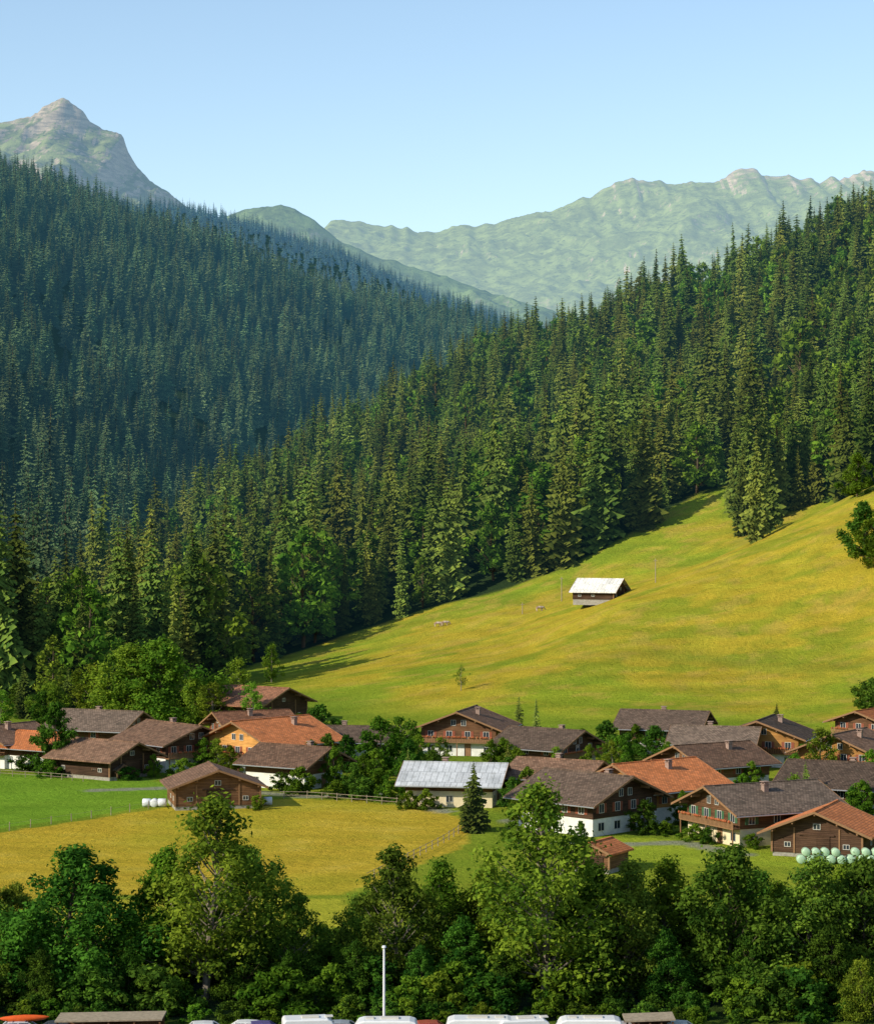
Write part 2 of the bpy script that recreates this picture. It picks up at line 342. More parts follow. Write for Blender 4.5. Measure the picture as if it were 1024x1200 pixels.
# ------------------------------------------------------------ terrain mesh + field colours
xs=np.concatenate([-np.geomspace(9000,420,26),np.arange(-400,-112,8.),np.arange(-112,132,1.1),np.arange(134,440,8.),np.geomspace(450,9000,26)])
ys=np.concatenate([np.arange(-200,180,10.),np.arange(180,700,1.3),np.arange(700,2000,9.),np.arange(2000,3400,20.),np.geomspace(3400,14000,30)])
X,Y=np.meshgrid(xs,ys); Zt=ground(X,Y)
PX=CX+F*X/np.maximum(Y,30)
def poly_mask(pts,warp=.8):
    q=[(wx(px,gd(py)),gd(py)) for px,py in pts]; xx=X+(vnoise(X/4,Y/4,21)-.5)*warp; yy=Y+(vnoise(X/4,Y/4,22)-.5)*warp
    ins=np.zeros(X.shape,bool); n=len(q)
    for i in range(n):
        x1,y1=q[i];x2,y2=q[(i+1)%n]
        if y1==y2: continue
        c=((y1>yy)!=(y2>yy))&(xx<(x2-x1)*(yy-y1)/(y2-y1)+x1); ins^=c
    return ins
n1=fbm(X/30,Y/30,31,4); n2=fbm(X/6,Y/6,33,4)
C=np.zeros(X.shape+(3,)); C[:]=(.23,.30,.03)
def blend(mask,col,amt=1.):
    m=(mask*amt)[...,None]; C[:]=C*(1-m)+np.array(col)*m
blend(ss(.35,.65,n1),(.33,.36,.035))
# hill meadow
hillm=ss(1.,4.,Zt)*(Y<760)*(X>-90)
blend(hillm,(.36,.40,.035))
gold=ss(.34,.58,n1+.6*np.exp(-(((PX-840)/270)**2+((Y-560)/75.)**2))-.12)
blend(hillm*gold,(.60,.42,.045),.95)
blend(hillm*ss(.5,.66,fbm(X/14+9,(Y+X*.3)/6,41,5)),(.52,.44,.045),.6)
blend(hillm*ss(.54,.66,fbm(X/17+5,Y/8,47,5)),(.26,.34,.03),.6)
blend(hillm*ss(.56,.68,fbm(X/5+5,Y/4,49,4)),(.62,.40,.09),.5)
blend(hillm*ss(.58,.70,fbm(X/3+15,Y/3,149,4)),(.24,.30,.03),.35)
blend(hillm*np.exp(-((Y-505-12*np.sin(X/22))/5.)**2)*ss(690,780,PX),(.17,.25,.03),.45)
terr=.5+.5*np.sin(Zt*3.2+4*fbm(X/25,Y/25,71,3)); C*=(1-.08*terr*hillm)[...,None]
GF=[(-60,982),(60,966),(130,955),(195,944),(300,936),(420,938),(505,948),(560,962),(540,990),(470,1018),(400,1046),(150,1046),(-60,1052)]
LF=[(-60,978),(60,962),(130,951),(195,940),(230,925),(150,908),(-60,905)]
YF=[(-60,1056),(150,1050),(400,1050),(420,1075),(300,1110),(-60,1110)]
RF=[(700,978),(820,984),(930,998),(1100,1005),(1100,1018),(920,1016),(760,1008),(700,1000)]
blend(poly_mask(LF).astype(float),(.24,.38,.035)); 
gf=poly_mask(GF).astype(float); blend(gf,(.68,.45,.05)); blend(gf*ss(.45,.7,n1),(.58,.46,.045),.8); blend(gf*ss(.55,.8,n2),(.68,.48,.09),.5)
gl=gf*(1-ss(-95,-55,X))*1.0; blend(gl,(.52,.50,.045),.85)
blend(poly_mask(YF).astype(float),(.54,.48,.05)); blend(poly_mask(RF).astype(float),(.38,.43,.04))
# mowing lines
mow=.5+.5*np.sin((X*.35+Y*.94)*2*math.pi/5.5+3*fbm(X/30,Y/30,61,2)); C*=(1-.08*mow*gf)[...,None]
# gravel lanes between the houses
for lane in ([(110,925),(200,922),(300,928),(360,934),(440,930),(520,950)],[(600,960),(640,985),(720,988),(800,985),(870,1000)]):
    q=[(wx(a,gd(b_)),gd(b_)) for a,b_ in lane]; dm=np.full(X.shape,1e9)
    for (xa,ya),(xb,yb) in zip(q[:-1],q[1:]):
        L2=(xb-xa)**2+(yb-ya)**2; t=np.clip(((X-xa)*(xb-xa)+(Y-ya)*(yb-ya))/L2,0,1); dm=np.minimum(dm,np.hypot(X-xa-t*(xb-xa),Y-ya-t*(yb-ya)))
    blend(1-ss(1.2,2.0,dm),(.36,.33,.27),.9)
# forest floor
dcx=[-400,210,250,300,400,500,600,700,760,850,900,935,975,1024,1300]; dcy=[522,524,570,622,645,655,655,664,684,704,716,700,664,632,612]
dcr=np.interp(PX,dcx,dcy)
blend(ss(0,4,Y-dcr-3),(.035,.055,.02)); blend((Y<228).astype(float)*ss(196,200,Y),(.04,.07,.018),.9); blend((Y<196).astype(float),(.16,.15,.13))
C*= (.82+.36*n2)[...,None]
ny,nx=X.shape; idx=np.arange(ny*nx).reshape(ny,nx)
Q=np.stack([idx[:-1,:-1],idx[:-1,1:],idx[1:,1:],idx[1:,:-1]],-1).reshape(-1,4)
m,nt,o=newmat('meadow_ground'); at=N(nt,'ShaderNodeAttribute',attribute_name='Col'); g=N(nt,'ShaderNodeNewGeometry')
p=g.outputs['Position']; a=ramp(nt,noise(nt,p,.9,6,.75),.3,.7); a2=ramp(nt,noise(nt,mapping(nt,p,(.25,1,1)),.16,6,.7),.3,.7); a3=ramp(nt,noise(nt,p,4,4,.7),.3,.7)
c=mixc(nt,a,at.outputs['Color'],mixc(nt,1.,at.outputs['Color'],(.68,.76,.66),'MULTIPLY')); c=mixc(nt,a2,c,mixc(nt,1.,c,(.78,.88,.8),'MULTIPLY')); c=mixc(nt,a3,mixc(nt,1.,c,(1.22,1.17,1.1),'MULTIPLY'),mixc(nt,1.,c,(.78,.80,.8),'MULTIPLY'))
b=N(nt,'ShaderNodeBsdfDiffuse'); nt.links.new(c,b.inputs[0]); bp=N(nt,'ShaderNodeBump'); bp.inputs['Strength'].default_value=.8; bp.inputs['Distance'].default_value=.45; nt.links.new(a,bp.inputs['Height']); nt.links.new(bp.outputs[0],b.inputs['Normal']); nt.links.new(haze_emission(nt,b.outputs[0],g,(.010,.034,.05)),o.inputs[0])  # ground gets the painted haze emission as well
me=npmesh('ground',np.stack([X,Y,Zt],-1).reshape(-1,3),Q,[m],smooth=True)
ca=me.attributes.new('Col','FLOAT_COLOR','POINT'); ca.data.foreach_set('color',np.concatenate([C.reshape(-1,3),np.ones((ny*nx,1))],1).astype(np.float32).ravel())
link(bpy.data.objects.new('ground',me))

# ------------------------------------------------------------ distant mountains
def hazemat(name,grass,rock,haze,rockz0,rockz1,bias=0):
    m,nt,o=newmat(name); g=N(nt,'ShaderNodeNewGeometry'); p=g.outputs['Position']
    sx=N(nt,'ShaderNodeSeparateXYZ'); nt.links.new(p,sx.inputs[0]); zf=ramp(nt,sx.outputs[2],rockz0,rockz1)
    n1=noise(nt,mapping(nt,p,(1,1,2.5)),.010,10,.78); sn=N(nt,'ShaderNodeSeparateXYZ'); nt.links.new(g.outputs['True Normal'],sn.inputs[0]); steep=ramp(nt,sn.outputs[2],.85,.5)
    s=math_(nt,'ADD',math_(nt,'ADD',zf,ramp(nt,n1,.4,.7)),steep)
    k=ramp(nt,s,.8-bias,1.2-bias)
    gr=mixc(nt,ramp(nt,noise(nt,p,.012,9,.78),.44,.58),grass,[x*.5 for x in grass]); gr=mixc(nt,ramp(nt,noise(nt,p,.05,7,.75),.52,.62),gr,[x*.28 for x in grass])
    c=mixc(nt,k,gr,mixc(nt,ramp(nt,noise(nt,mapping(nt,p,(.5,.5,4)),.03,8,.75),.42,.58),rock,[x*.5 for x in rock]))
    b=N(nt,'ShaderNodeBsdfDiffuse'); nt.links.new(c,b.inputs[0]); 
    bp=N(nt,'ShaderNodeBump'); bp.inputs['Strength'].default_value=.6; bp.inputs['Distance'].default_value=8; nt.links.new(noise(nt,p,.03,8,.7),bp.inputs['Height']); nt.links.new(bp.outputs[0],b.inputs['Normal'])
    e=N(nt,'ShaderNodeEmission'); e.inputs[0].default_value=(*haze,1); a=N(nt,'ShaderNodeAddShader'); nt.links.new(b.outputs[0],a.inputs[0]); nt.links.new(e.outputs[0],a.inputs[1]); nt.links.new(a.outputs[0],o.inputs[0]); return m  # aerial haze painted in as a constant blue emission over the slopes
def mountain(name,sky,D,front,back,zb,x0,x1,dx,dy,mat,amp=60,spur=None,seed=1,rough=8,jag=10):
    sx=np.array([wx(p[0],D) for p in sky]); sz=np.array([wz(p[1],D) for p in sky])
    X,Y=np.meshgrid(np.arange(wx(x0,D),wx(x1,D),dx),np.arange(D-front,D+back,dy)); zr=np.interp(X,sx,sz)+(ridged(X/60,X*0,seed+20,4)-.6)*jag*2
    zrs=sum(np.interp(X+o,sx,sz) for o in (-250,-120,0,120,250))/5
    s=np.clip((D-Y)/front,0,1); sb=np.clip((Y-D)/back,0,1); w=ss(0,.35,s)
    zt=zr*(1-w)+zrs*w
    z=zt-(zt-zb)*s**.9-(zt-zb*.5)*sb**.8
    wp=(fbm(X/400,Y/400,seed+3,3)-.5)*300
    z+=(ridged((X+wp)/300,Y/900,seed,6)-.62)*amp*2.4*ss(0,.12,s+sb)+(ridged((X+wp*.3)/70,Y/120,seed+5,5)-.6)*rough*2.2*(.6+2.0*ss(0,.1,s+sb))
    if spur:
        for (px0,px1,am,wd) in spur:
            xc=wx(px0,D)+(wx(px1,D)-wx(px0,D))*s+(fbm(Y/150,Y*0,seed+8,3)-.5)*60; z+=am*np.exp(-np.sqrt((X-xc)**2+400)/wd)*ss(.02,.5,s)*(1-ss(.6,1,s))
    ny,nx=X.shape; idx=np.arange(ny*nx).reshape(ny,nx); Q=np.stack([idx[:-1,:-1],idx[:-1,1:],idx[1:,1:],idx[1:,:-1]],-1).reshape(-1,4)
    link(bpy.data.objects.new(name,npmesh(name,np.stack([X,Y,z],-1).reshape(-1,3),Q,[mat],smooth=True)))
peak=[(-500,230),(-300,170),(-150,120),(-60,150),(-20,143),(0,139),(15,139),(45,131),(50,124),(65,117),(76,113),(88,120),(96,126),(104,135),(114,146),(126,151),(136,152),(144,155),(147,166),(152,180),(165,194),(180,209),(200,228),(215,238),(260,262),(330,300),(450,345),(700,370)]
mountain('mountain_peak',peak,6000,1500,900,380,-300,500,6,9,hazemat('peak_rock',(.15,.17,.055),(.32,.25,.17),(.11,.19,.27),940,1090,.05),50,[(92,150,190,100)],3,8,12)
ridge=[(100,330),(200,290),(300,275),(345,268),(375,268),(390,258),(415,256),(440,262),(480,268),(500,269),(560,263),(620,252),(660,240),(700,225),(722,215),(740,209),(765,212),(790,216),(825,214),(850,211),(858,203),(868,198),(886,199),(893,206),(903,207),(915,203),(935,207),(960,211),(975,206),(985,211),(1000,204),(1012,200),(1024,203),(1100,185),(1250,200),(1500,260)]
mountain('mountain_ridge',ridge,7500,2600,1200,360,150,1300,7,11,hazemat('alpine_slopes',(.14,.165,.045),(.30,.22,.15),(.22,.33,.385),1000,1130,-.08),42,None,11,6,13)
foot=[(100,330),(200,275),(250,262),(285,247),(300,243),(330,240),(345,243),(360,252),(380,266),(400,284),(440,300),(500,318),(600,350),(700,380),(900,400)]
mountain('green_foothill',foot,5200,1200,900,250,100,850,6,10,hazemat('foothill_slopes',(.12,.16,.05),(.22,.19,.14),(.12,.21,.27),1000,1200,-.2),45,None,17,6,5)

# ------------------------------------------------------------ forests
def forest_pts(d0,d1,sp,pxa,pxb,seed,jit=.45):
    r=np.random.default_rng(seed); out=[]
    for d in np.arange(d0,d1,sp*.9):
        x=np.arange(wx(pxa,d),wx(pxb,d),sp); out.append(np.stack([x+r.uniform(-jit,jit,len(x))*sp*1.2,d+r.uniform(-jit,jit,len(x))*sp*1.2],1))
    return np.concatenate(out),r
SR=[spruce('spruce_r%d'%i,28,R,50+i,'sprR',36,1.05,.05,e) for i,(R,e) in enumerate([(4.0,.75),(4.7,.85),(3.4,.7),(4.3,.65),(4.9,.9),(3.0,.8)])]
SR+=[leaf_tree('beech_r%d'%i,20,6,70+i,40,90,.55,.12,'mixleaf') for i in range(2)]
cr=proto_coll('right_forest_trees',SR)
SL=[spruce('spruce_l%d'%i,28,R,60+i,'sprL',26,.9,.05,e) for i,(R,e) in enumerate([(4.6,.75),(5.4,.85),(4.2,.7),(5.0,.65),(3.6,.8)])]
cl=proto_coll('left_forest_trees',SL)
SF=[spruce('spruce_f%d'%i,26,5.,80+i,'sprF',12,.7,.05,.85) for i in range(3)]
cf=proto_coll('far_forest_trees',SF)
ptsa,r=forest_pts(520,820,8.6,-130,1160,5); ptsb,_=forest_pts(820,1250,7.8,-130,1160,15); pts=np.concatenate([ptsa,ptsb])
px=CX+F*pts[:,0]/pts[:,1]; dc=np.interp(px,dcx,dcy)
spline=np.interp(px,[-400,60,140,200,300,400,480,1200],[500,600,860,950,1020,1085,1120,1250])
dens=.98-.55*ss(.50,.66,fbm(pts[:,0]/35,pts[:,1]/35,55,3))
Rm=(pts[:,1]>dc+r.uniform(0,9,len(pts)))&(pts[:,1]<1250)&(r.random(len(pts))<dens)
isR=pts[:,1]<spline
Lm=Rm&~isR; Rm=Rm&isR
def emit(name,pp,coll,nsp,r,bleaf,h0,h1):
    n=len(pp); z=ground(pp[:,0],pp[:,1]); rot=np.zeros((n,3)); rot[:,2]=r.uniform(0,6.28,n); rot[:,:2]=r.normal(0,.035,(n,2))
    s=(h0+(h1-h0)*r.beta(1.8,1.7,n))*(.70+.60*fbm(pp[:,0]/30,pp[:,1]/30,77,3))*np.interp(pp[:,1],[520,650,850,1050,1400],[1.15,1.32,1.12,.86,.86]); idx=r.integers(0,nsp,n); scl=np.stack([s*r.uniform(.85,1.2,n)]*2+[s],1)
    if bleaf is not None:
        bl=r.random(n)<bleaf; idx=np.where(bl,nsp+r.integers(0,2,n),idx); scl=np.where(bl[:,None],np.minimum(scl,1.0)*.95,scl)
    scatter(name,np.stack([pp[:,0],pp[:,1],z-.3],1),rot,scl,idx,coll)
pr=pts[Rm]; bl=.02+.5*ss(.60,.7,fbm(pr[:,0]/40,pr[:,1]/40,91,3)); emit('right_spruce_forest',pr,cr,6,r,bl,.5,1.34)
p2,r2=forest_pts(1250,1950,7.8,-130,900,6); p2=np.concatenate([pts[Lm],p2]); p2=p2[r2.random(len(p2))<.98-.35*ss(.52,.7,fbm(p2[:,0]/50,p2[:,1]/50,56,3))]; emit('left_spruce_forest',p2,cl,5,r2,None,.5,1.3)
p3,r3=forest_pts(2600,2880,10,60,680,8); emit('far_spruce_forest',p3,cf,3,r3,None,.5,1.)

# ------------------------------------------------------------ houses
HOUSES=[]
def window_on(parts,T,cu,cv,w=1.,h=1.2,shut=True):
    parts['window_glass'].box(cu-w/2,cu+w/2,0,.03,cv-h/2,cv+h/2,T)
    fr=parts['window_frames']; b=.06
    fr.box(cu-w/2-b,cu-w/2,0,.07,cv-h/2-b,cv+h/2+b,T); fr.box(cu+w/2,cu+w/2+b,0,.07,cv-h/2-b,cv+h/2+b,T)
    fr.box(cu-w/2,cu+w/2,0,.068,cv+h/2,cv+h/2+b,T); fr.box(cu-w/2,cu+w/2,0,.068,cv-h/2-b,cv-h/2,T); fr.box(cu-.03,cu+.03,0,.06,cv-h/2,cv+h/2,T)
    if shut:
        for s in(-1,1): c=cu+s*(w/2+b+.27); parts['shutters'].box(c-.25,c+.25,0,.05,cv-h/2-.05,cv+h/2+.05,T)
def chalet(name,px,base,W,L,H,yaw,roof,wall,low='white',pitch=21,barn=False,bal=True,shut='shutR',over=1.5,xyz=None,chim=True,h1=2.3):
    rr=random.Random(px*7+base); H=H*.92; pitch+=rr.uniform(-2,2)
    yaw=math.radians(yaw+rr.uniform(-4,4)); d=gd(base) if xyz is None else xyz[1]
    ext=abs(L/2*math.cos(yaw))+abs(W/2*math.sin(yaw)); d2=d+ext*.9 if xyz is None else d
    x=wx(px,d2) if xyz is None else xyz[0]; z=gz(x,d2) if xyz is None else xyz[2]
    HOUSES.append((x,d2,W,L,yaw))
    e=empty(name,(x,d2,z-.05),yaw); tp=math.tan(math.radians(pitch)); ap=W/2*tp
    if barn: h1=.6
    b=MB(); b.box(-W/2,W/2,-L/2,L/2,-.8,h1); b.obj('foundation_walls' if barn else 'ground_floor_walls',M['stone' if barn else low],e)
    W2=W+.16;L2=L+.16; b=MB(); b.prism([(-W2/2,h1),(W2/2,h1),(W2/2,H),(0,H+W2/2*tp),(-W2/2,H)],-L2/2,L2/2); b.obj('timber_upper_walls',M[wall],e)
    ov=over; ex=W2/2+ov; th=.2; b=MB(); lf=.04
    zt=H+W2/2*tp+lf; ze=zt-ex*tp
    b.prism([(-ex,ze),(0,zt),(0,zt+th),(-ex,ze+th)],-L2/2-ov,L2/2+ov*.8); b.prism([(0,zt),(ex,ze),(ex,ze+th),(0,zt+th)],-L2/2-ov,L2/2+ov*.8)
    b.box(-.14,.14,-L2/2-ov,L2/2+ov*.8,zt+th-.02,zt+th+.08)
    b.obj('roof',ROOF[roof],e,uvroof=math.cos(math.radians(pitch)))
    b=MB()
    for yy in(-L2/2-ov-.06,L2/2+ov*.8+.003):
        b.prism([(-ex-.02,ze-.06),(0,zt-.06),(0,zt+th+.03),(-ex-.02,ze+th+.03)],yy,yy+.057); b.prism([(0,zt-.06),(ex+.02,ze-.06),(ex+.02,ze+th+.03),(0,zt+th+.03)],yy,yy+.057)
    for u in(-.95,-.5,0,.5,.95):
        xx=u*W/2; zz=zt-abs(xx)*tp-.03; b.box(xx-.1,xx+.1,-L2/2-ov+.12,-L2/2-.003,zz-.3,zz)
    b.obj('barge_boards',M['trim'],e)
    if not barn:
        b=MB()
        for s in(-1,1): xx=s*(ex+.08); b.tube([(xx,-L2/2-ov,ze+.02),(xx,L2/2+ov*.8,ze+.02)],[.08,.08],6)
        b.obj('gutters',M['metal'],e)
    parts={k:MB() for k in('window_glass','window_frames','shutters')}
    TF_=lambda off:(lambda u,w,v:(u,-off-w,v)); TRt=lambda off:(lambda u,w,v:(off+w,u,v)); TLt=lambda off:(lambda u,w,v:(-off-w,-u,v))
    if not barn:
        nf=max(2,int(W/2.9))
        for i in range(nf):
            u=-W/2+W*(i+.5)/nf
            if i!=nf//2 and rr.random()<.85: window_on(parts,TF_(L/2),u,1.2,.9*rr.uniform(.8,1.3),1.,False)
            if H>4.0 and rr.random()<.93: window_on(parts,TF_(L2/2),u,h1+1.3,.9,1.1,rr.random()<.7)
        if ap>1.6:
            for u in(-.9,.9): window_on(parts,TF_(L2/2),u,H+.75,.75,.9,False)
        ns=max(2,int(L/3.2))
        for i in range(ns):
            u=-L/2+L*(i+.5)/ns+rr.uniform(-.3,.3)
            for T,T2 in((TRt(W/2),TRt(W2/2)),(TLt(W/2),TLt(W2/2))):
                if rr.random()<.6: window_on(parts,T,u,1.2,.9,.8,False)
                if H>4.0 and rr.random()<.7: window_on(parts,T2,u,h1+1.05,.85,.95,rr.random()<.5)
        b=MB(); u=-W/2+W*(nf//2+.5)/nf; b.box(u-.55,u+.55,-L/2-.07,-L/2,0,2.05); b.obj('front_door',M['trim'],e)
    else:
        b=MB(); b.box(-1.6,1.6,-L2/2-.1,-L2/2,0,min(2.8,H-.4)); b.box(-.04,.04,-L2/2-.13,-L2/2-.1,0,min(2.8,H-.4)); b.box(-2.2,2.2,-L2/2-.15,-L2/2-.002,min(2.8,H-.4),min(2.8,H-.4)+.18); b.obj('barn_door',M['timD'],e)
        if W>6:
            for u in(-W*.33,W*.33): window_on(parts,TF_(L2/2),u,1.6,.7,.5,False)
            window_on(parts,TF_(L2/2),0,H+.5,.8,.6,False)
            for i in range(3): 
                u=-L/2+L*(i+.5)/3
                if rr.random()<.5: window_on(parts,TRt(W2/2),u,1.6,.7,.5,False); window_on(parts,TLt(W2/2),u,1.6,.7,.5,False)
        b=MB()
        for sx in(-1,1): b.box(sx*(W2/2)-.12,sx*(W2/2)+.12,-L2/2-.12,-L2/2+.12,h1,H-.02)
        for sx in(-.5,.5): b.box(sx*W2/2-.1,sx*W2/2+.1,-L2/2-.09,-L2/2-.002,h1,H+.3)
        b.obj('corner_posts',M['trim'],e)
    for k,mm in(('window_glass','glass'),('window_frames','frame'),('shutters',shut)):
        if parts[k].v: parts[k].obj(k,M[mm],e)
    if bal and not barn:
        yb=-L2/2; b=MB(); b.box(-W/2-.2,W/2+.2,yb-1.15,yb-.003,h1-.02,h1+.12)
        b.box(-W/2-.2,W/2+.2,yb-1.2,yb-1.12,h1+.95,h1+1.05)
        n=int(W/.28)
        for i in range(n+1): xx=-W/2-.15+(W+.3)*i/n; b.box(xx-.1,xx+.1,yb-1.17,yb-1.13,h1+.12,h1+.95)
        for u in(-W/2,0,W/2): b.box(u-.07,u+.07,yb-1.12,yb-.98,-.3,h1-.02)
        b.obj('balcony',M['trim' if wall!='timO' else 'timM'],e)
        b=MB()
        for i in range(int(W/.35)):
            xx=-W/2+i*.35+rr.uniform(-.05,.05); 
            if rr.random()<.75:
                s=rr.uniform(.13,.22); b.tube([(xx,yb-1.3,h1+.85),(xx,yb-1.32,h1+1.0),(xx,yb-1.3,h1+1.0+s)],[s*.6,s,.04],6)
        b.obj('flower_boxes',M['flower'],e)
    if chim and not barn:
        b=MB(); cx=W*.17; cy=L*rr.uniform(-.2,.25); zt2=zt-cx*tp; b.box(cx-.35,cx+.35,cy-.35,cy+.35,zt2-.4,zt2+1.0); b.box(cx-.45,cx+.45,cy-.45,cy+.45,zt2+1.0,zt2+1.1)
        for sx in(-1,1): b.box(cx+sx*.3-.06,cx+sx*.3+.06,cy-.3,cy+.3,zt2+1.1,zt2+1.35)
        b.box(cx-.5,cx+.5,cy-.5,cy+.5,zt2+1.35,zt2+1.43); b.obj('chimney',M['brick'],e)
    return e
C_=chalet
C_('chalet',8,900,10,10,5,-35,'brown','timM'); C_('chalet',45,903,9,11,4.3,60,'red','timM',chim=False)
C_('chalet',118,884,11,14,5,65,'grey','timM'); C_('chalet',203,905,12,13,5.3,38,'brown','timD'); C_('barn',122,914,10,12,3.8,55,'brown','timD',barn=True)
C_('farmhouse',290,852,15,18,4.6,60,'rust','timD',bal=False,barn=True); C_('chalet',295,880,10,12,4.6,-62,'rust','timM'); C_('chalet',318,908,15,15,5.4,-38,'red','timO',bal=True)
C_('chalet',345,926,10,11,4.3,60,'brown','timM',bal=False); C_('barn',250,948,12,10,3.6,12,'brown','timM',barn=True,over=1.)
C_('chalet',415,895,9,11,4.3,80,'dark','timD'); C_('farmhouse',533,946,10,12.5,3.9,82,'metal','timM','cream',bal=False,shut='shutG'); C_('chalet',547,888,13,12,5.3,-18,'brown','timM')
C_('chalet',640,907,11,12,4.5,50,'dark','timD'); C_('chalet',688,978,13,13,5.0,42,'dark','timD',bal=False)
C_('chalet',768,965,13,13,5.3,-48,'red','timO'); C_('chalet',778,888,12,13,5,75,'dark','timM'); C_('chalet',897,902,13,11,5.5,-22,'dark','timO')
C_('chalet',893,990,12,15,5.,-62,'grey','timM','cream',shut='shutG'); C_('barn',968,1006,11,10,3.7,-22,'red','timD',barn=True); C_('chalet',995,918,12,12,5,-30,'brown','timO')
C_('chalet',1022,885,9,10,5,-40,'red','timM'); C_('chalet',835,930,12,12,4.8,-60,'brown','timM'); C_('chalet',985,960,12,13,5,60,'dark','timM')
C_('chalet',838,905,10,12,5,75,'grey','timM'); C_('shed',704,1022,4.5,5,2.6,-30,'red','timM',barn=True,over=.5); C_('shed',130,914,3,4,1.8,70,'grey','timD',barn=True,over=.3)
C_('chalet',655,945,10,11,4.5,60,'brown','timD')
hx,hd,hz=hit(703,706); C_('mountain_hut',0,0,11,10.5,2.9,66,'white','timD',barn=True,xyz=(hx,hd,hz+.2),over=.9,pitch=25)

# ------------------------------------------------------------ single trees
LT={'A1':leaf_tree('tree_a1',16,5.4,101,90,390,.20,.08,'leafA'),'A2':leaf_tree('tree_a2',18,5.2,102,90,350,.20,.08,'leafA','greybark',.6,.5),
 'B1':leaf_tree('tree_b1',14,5.8,103,95,400,.2,.06,'leafB'),'C1':leaf_tree('tree_c1',16,5.0,104,85,350,.2,.08,'leafC','greybark',.8,.5),
 'C2':leaf_tree('tree_c2',15,5.4,105,85,350,.2,.06,'leafC'),'A3':leaf_tree('tree_a3',19,5.0,106,95,300,.21,.16,'leafD','greybark',.7,.9),
 'B2':leaf_tree('tree_b2',13,5.2,107,80,380,.2,.05,'leafB','bark',.8),
 'D1':leaf_tree('tree_d1',11,5.2,113,80,260,.2,.06,'leafD'),
 'S1':leaf_tree('shrub_1',4,2.4,108,26,230,.17,.05,'leafA',shrub=True),'S2':leaf_tree('shrub_2',4,2.6,109,26,230,.17,.05,'leafB',shrub=True),
 'V1':leaf_tree('tree_v1',9,3.6,110,46,260,.2,.08,'leafA'),'V2':leaf_tree('tree_v2',9,3.4,111,46,260,.2,.08,'leafB'),'V3':leaf_tree('tree_v3',10,3.2,112,38,190,.2,.12,'leafD','greybark',.8,.8),
 'V4':leaf_tree('tree_v4',7,2.2,114,24,60,.17,.25,'leafC','greybark',.9,.9),
 'SP':spruce('spruce_v1',14,3.1,120,'sprR',34,1.2,.03,.9),'SP2':SR[1],'SP3':SR[3],'CY':spruce('spruce_v3',9,1.2,122,'sprR',24,1.,.03,.5)}
HH={'A1':16,'A2':18,'B1':14,'C1':16,'C2':15,'A3':19,'B2':13,'D1':11,'S1':4,'S2':4,'V1':9,'V2':9,'V3':10,'V4':7,'SP':14,'SP2':28,'SP3':28,'CY':9}
def inside(x,y,m):
    for hx,hy,W,L,a in HOUSES:
        dx,dy=x-hx,y-hy; u=dx*math.cos(a)+dy*math.sin(a); v=-dx*math.sin(a)+dy*math.cos(a)
        if abs(u)<W/2+m and abs(v)<L/2+m: return True
    return False
def tree(k,px,base,toppy,wscale=1.,name=None,d=None,village=False):
    if d is None: x,d,z=hit(px,base)
    else: x=wx(px,d); z=gz(x,d)
    h=wz(toppy,d)-z
    if village and k!='V4':
        h*=1.18; wscale*=1.08; m=.8+.16*h; d0=d
        while inside(x,d,m) and d>d0-28: d-=1; x=wx(px,d)
        z=gz(x,d)
    s=h/HH[k]
    nm=name or ('shrub' if k in('S1','S2') else 'spruce_tree' if k[:2]=='SP' else 'columnar_conifer' if k=='CY' else 'deciduous_tree')
    o=bpy.data.objects.new(nm,LT[k]); o.location=(x,d,z-.1); o.rotation_euler=(0,0,random.uniform(0,6.28)); o.scale=(s*wscale,s*wscale,s); link(o); return o
# foreground row
for k,px,d,top,ws in [('C1',-25,212,1000,1.),('C2',15,216,1030,1.),('B1',95,207,990,1.2),('A3',240,207,920,1.2),('A1',198,213,985,1.),('C2',298,214,985,.95),('C1',345,210,1040,1.),
  ('B2',155,221,1065,1.1),('B2',50,224,1065,1.1),('C1',465,209,984,1.),('A2',520,215,1003,1.1),('C2',425,217,1040,1.05),('A1',575,212,1008,1.1),('A3',637,206,905,1.2),('B1',690,214,1008,1.05),('C1',735,209,1001,1.1),('A2',775,214,998,1.2),
  ('C2',848,207,982,1.1),('B2',812,211,1050,1.05),('B1',880,219,1018,1.1),('A1',912,212,1028,1.1),('C1',950,208,996,1.15),('A2',985,214,1006,1.2),('C2',1020,209,998,1.15),('A1',1070,213,1003,1.1),('C1',1120,212,1005,1.),('B1',-90,212,1000,1.),
  ('B2',380,222,1085,1.),('B1',620,222,1020,1.1),('B2',735,222,1025,1.1),('C2',960,223,1015,1.1),('B2',545,208,1070,1.),('B2',280,206,1085,1.),('B2',0,206,1090,1.),('B2',880,205,1090,1.),('B2',420,205,1100,.9),('A1',660,210,1020,1.),('B2',780,205,1085,.9),
  ('B2',975,204,1080,1.),('B2',700,204,1090,.9),('B2',340,204,1110,.9),('B2',495,204,1105,.9),('B2',590,203,1110,.9),('B2',150,203,1110,.9),('B2',50,203,1110,.9)]:
    tree(k,px,None,top,ws,d=d)
tree('D1',1012,None,1120,.9,d=199)
r=np.random.default_rng(4); n=260; pp=np.stack([r.uniform(-52,52,n),np.where(np.arange(n)<90,r.uniform(196.5,200.5,n),r.uniform(200,228,n))],1)
cs=proto_coll('undergrowth_shrubs',[LT['S1'],LT['S2']])
s=r.uniform(.5,1.2,n); s=np.where(pp[:,1]<200,s*.5,s); ix=r.integers(0,2,n)
scatter('undergrowth',np.stack([pp[:,0],pp[:,1],ground(pp[:,0],pp[:,1])-.1],1),np.stack([s*0,s*0,r.uniform(0,6.28,n)],1),np.stack([s*1.2,s*1.2,s],1),ix,cs)
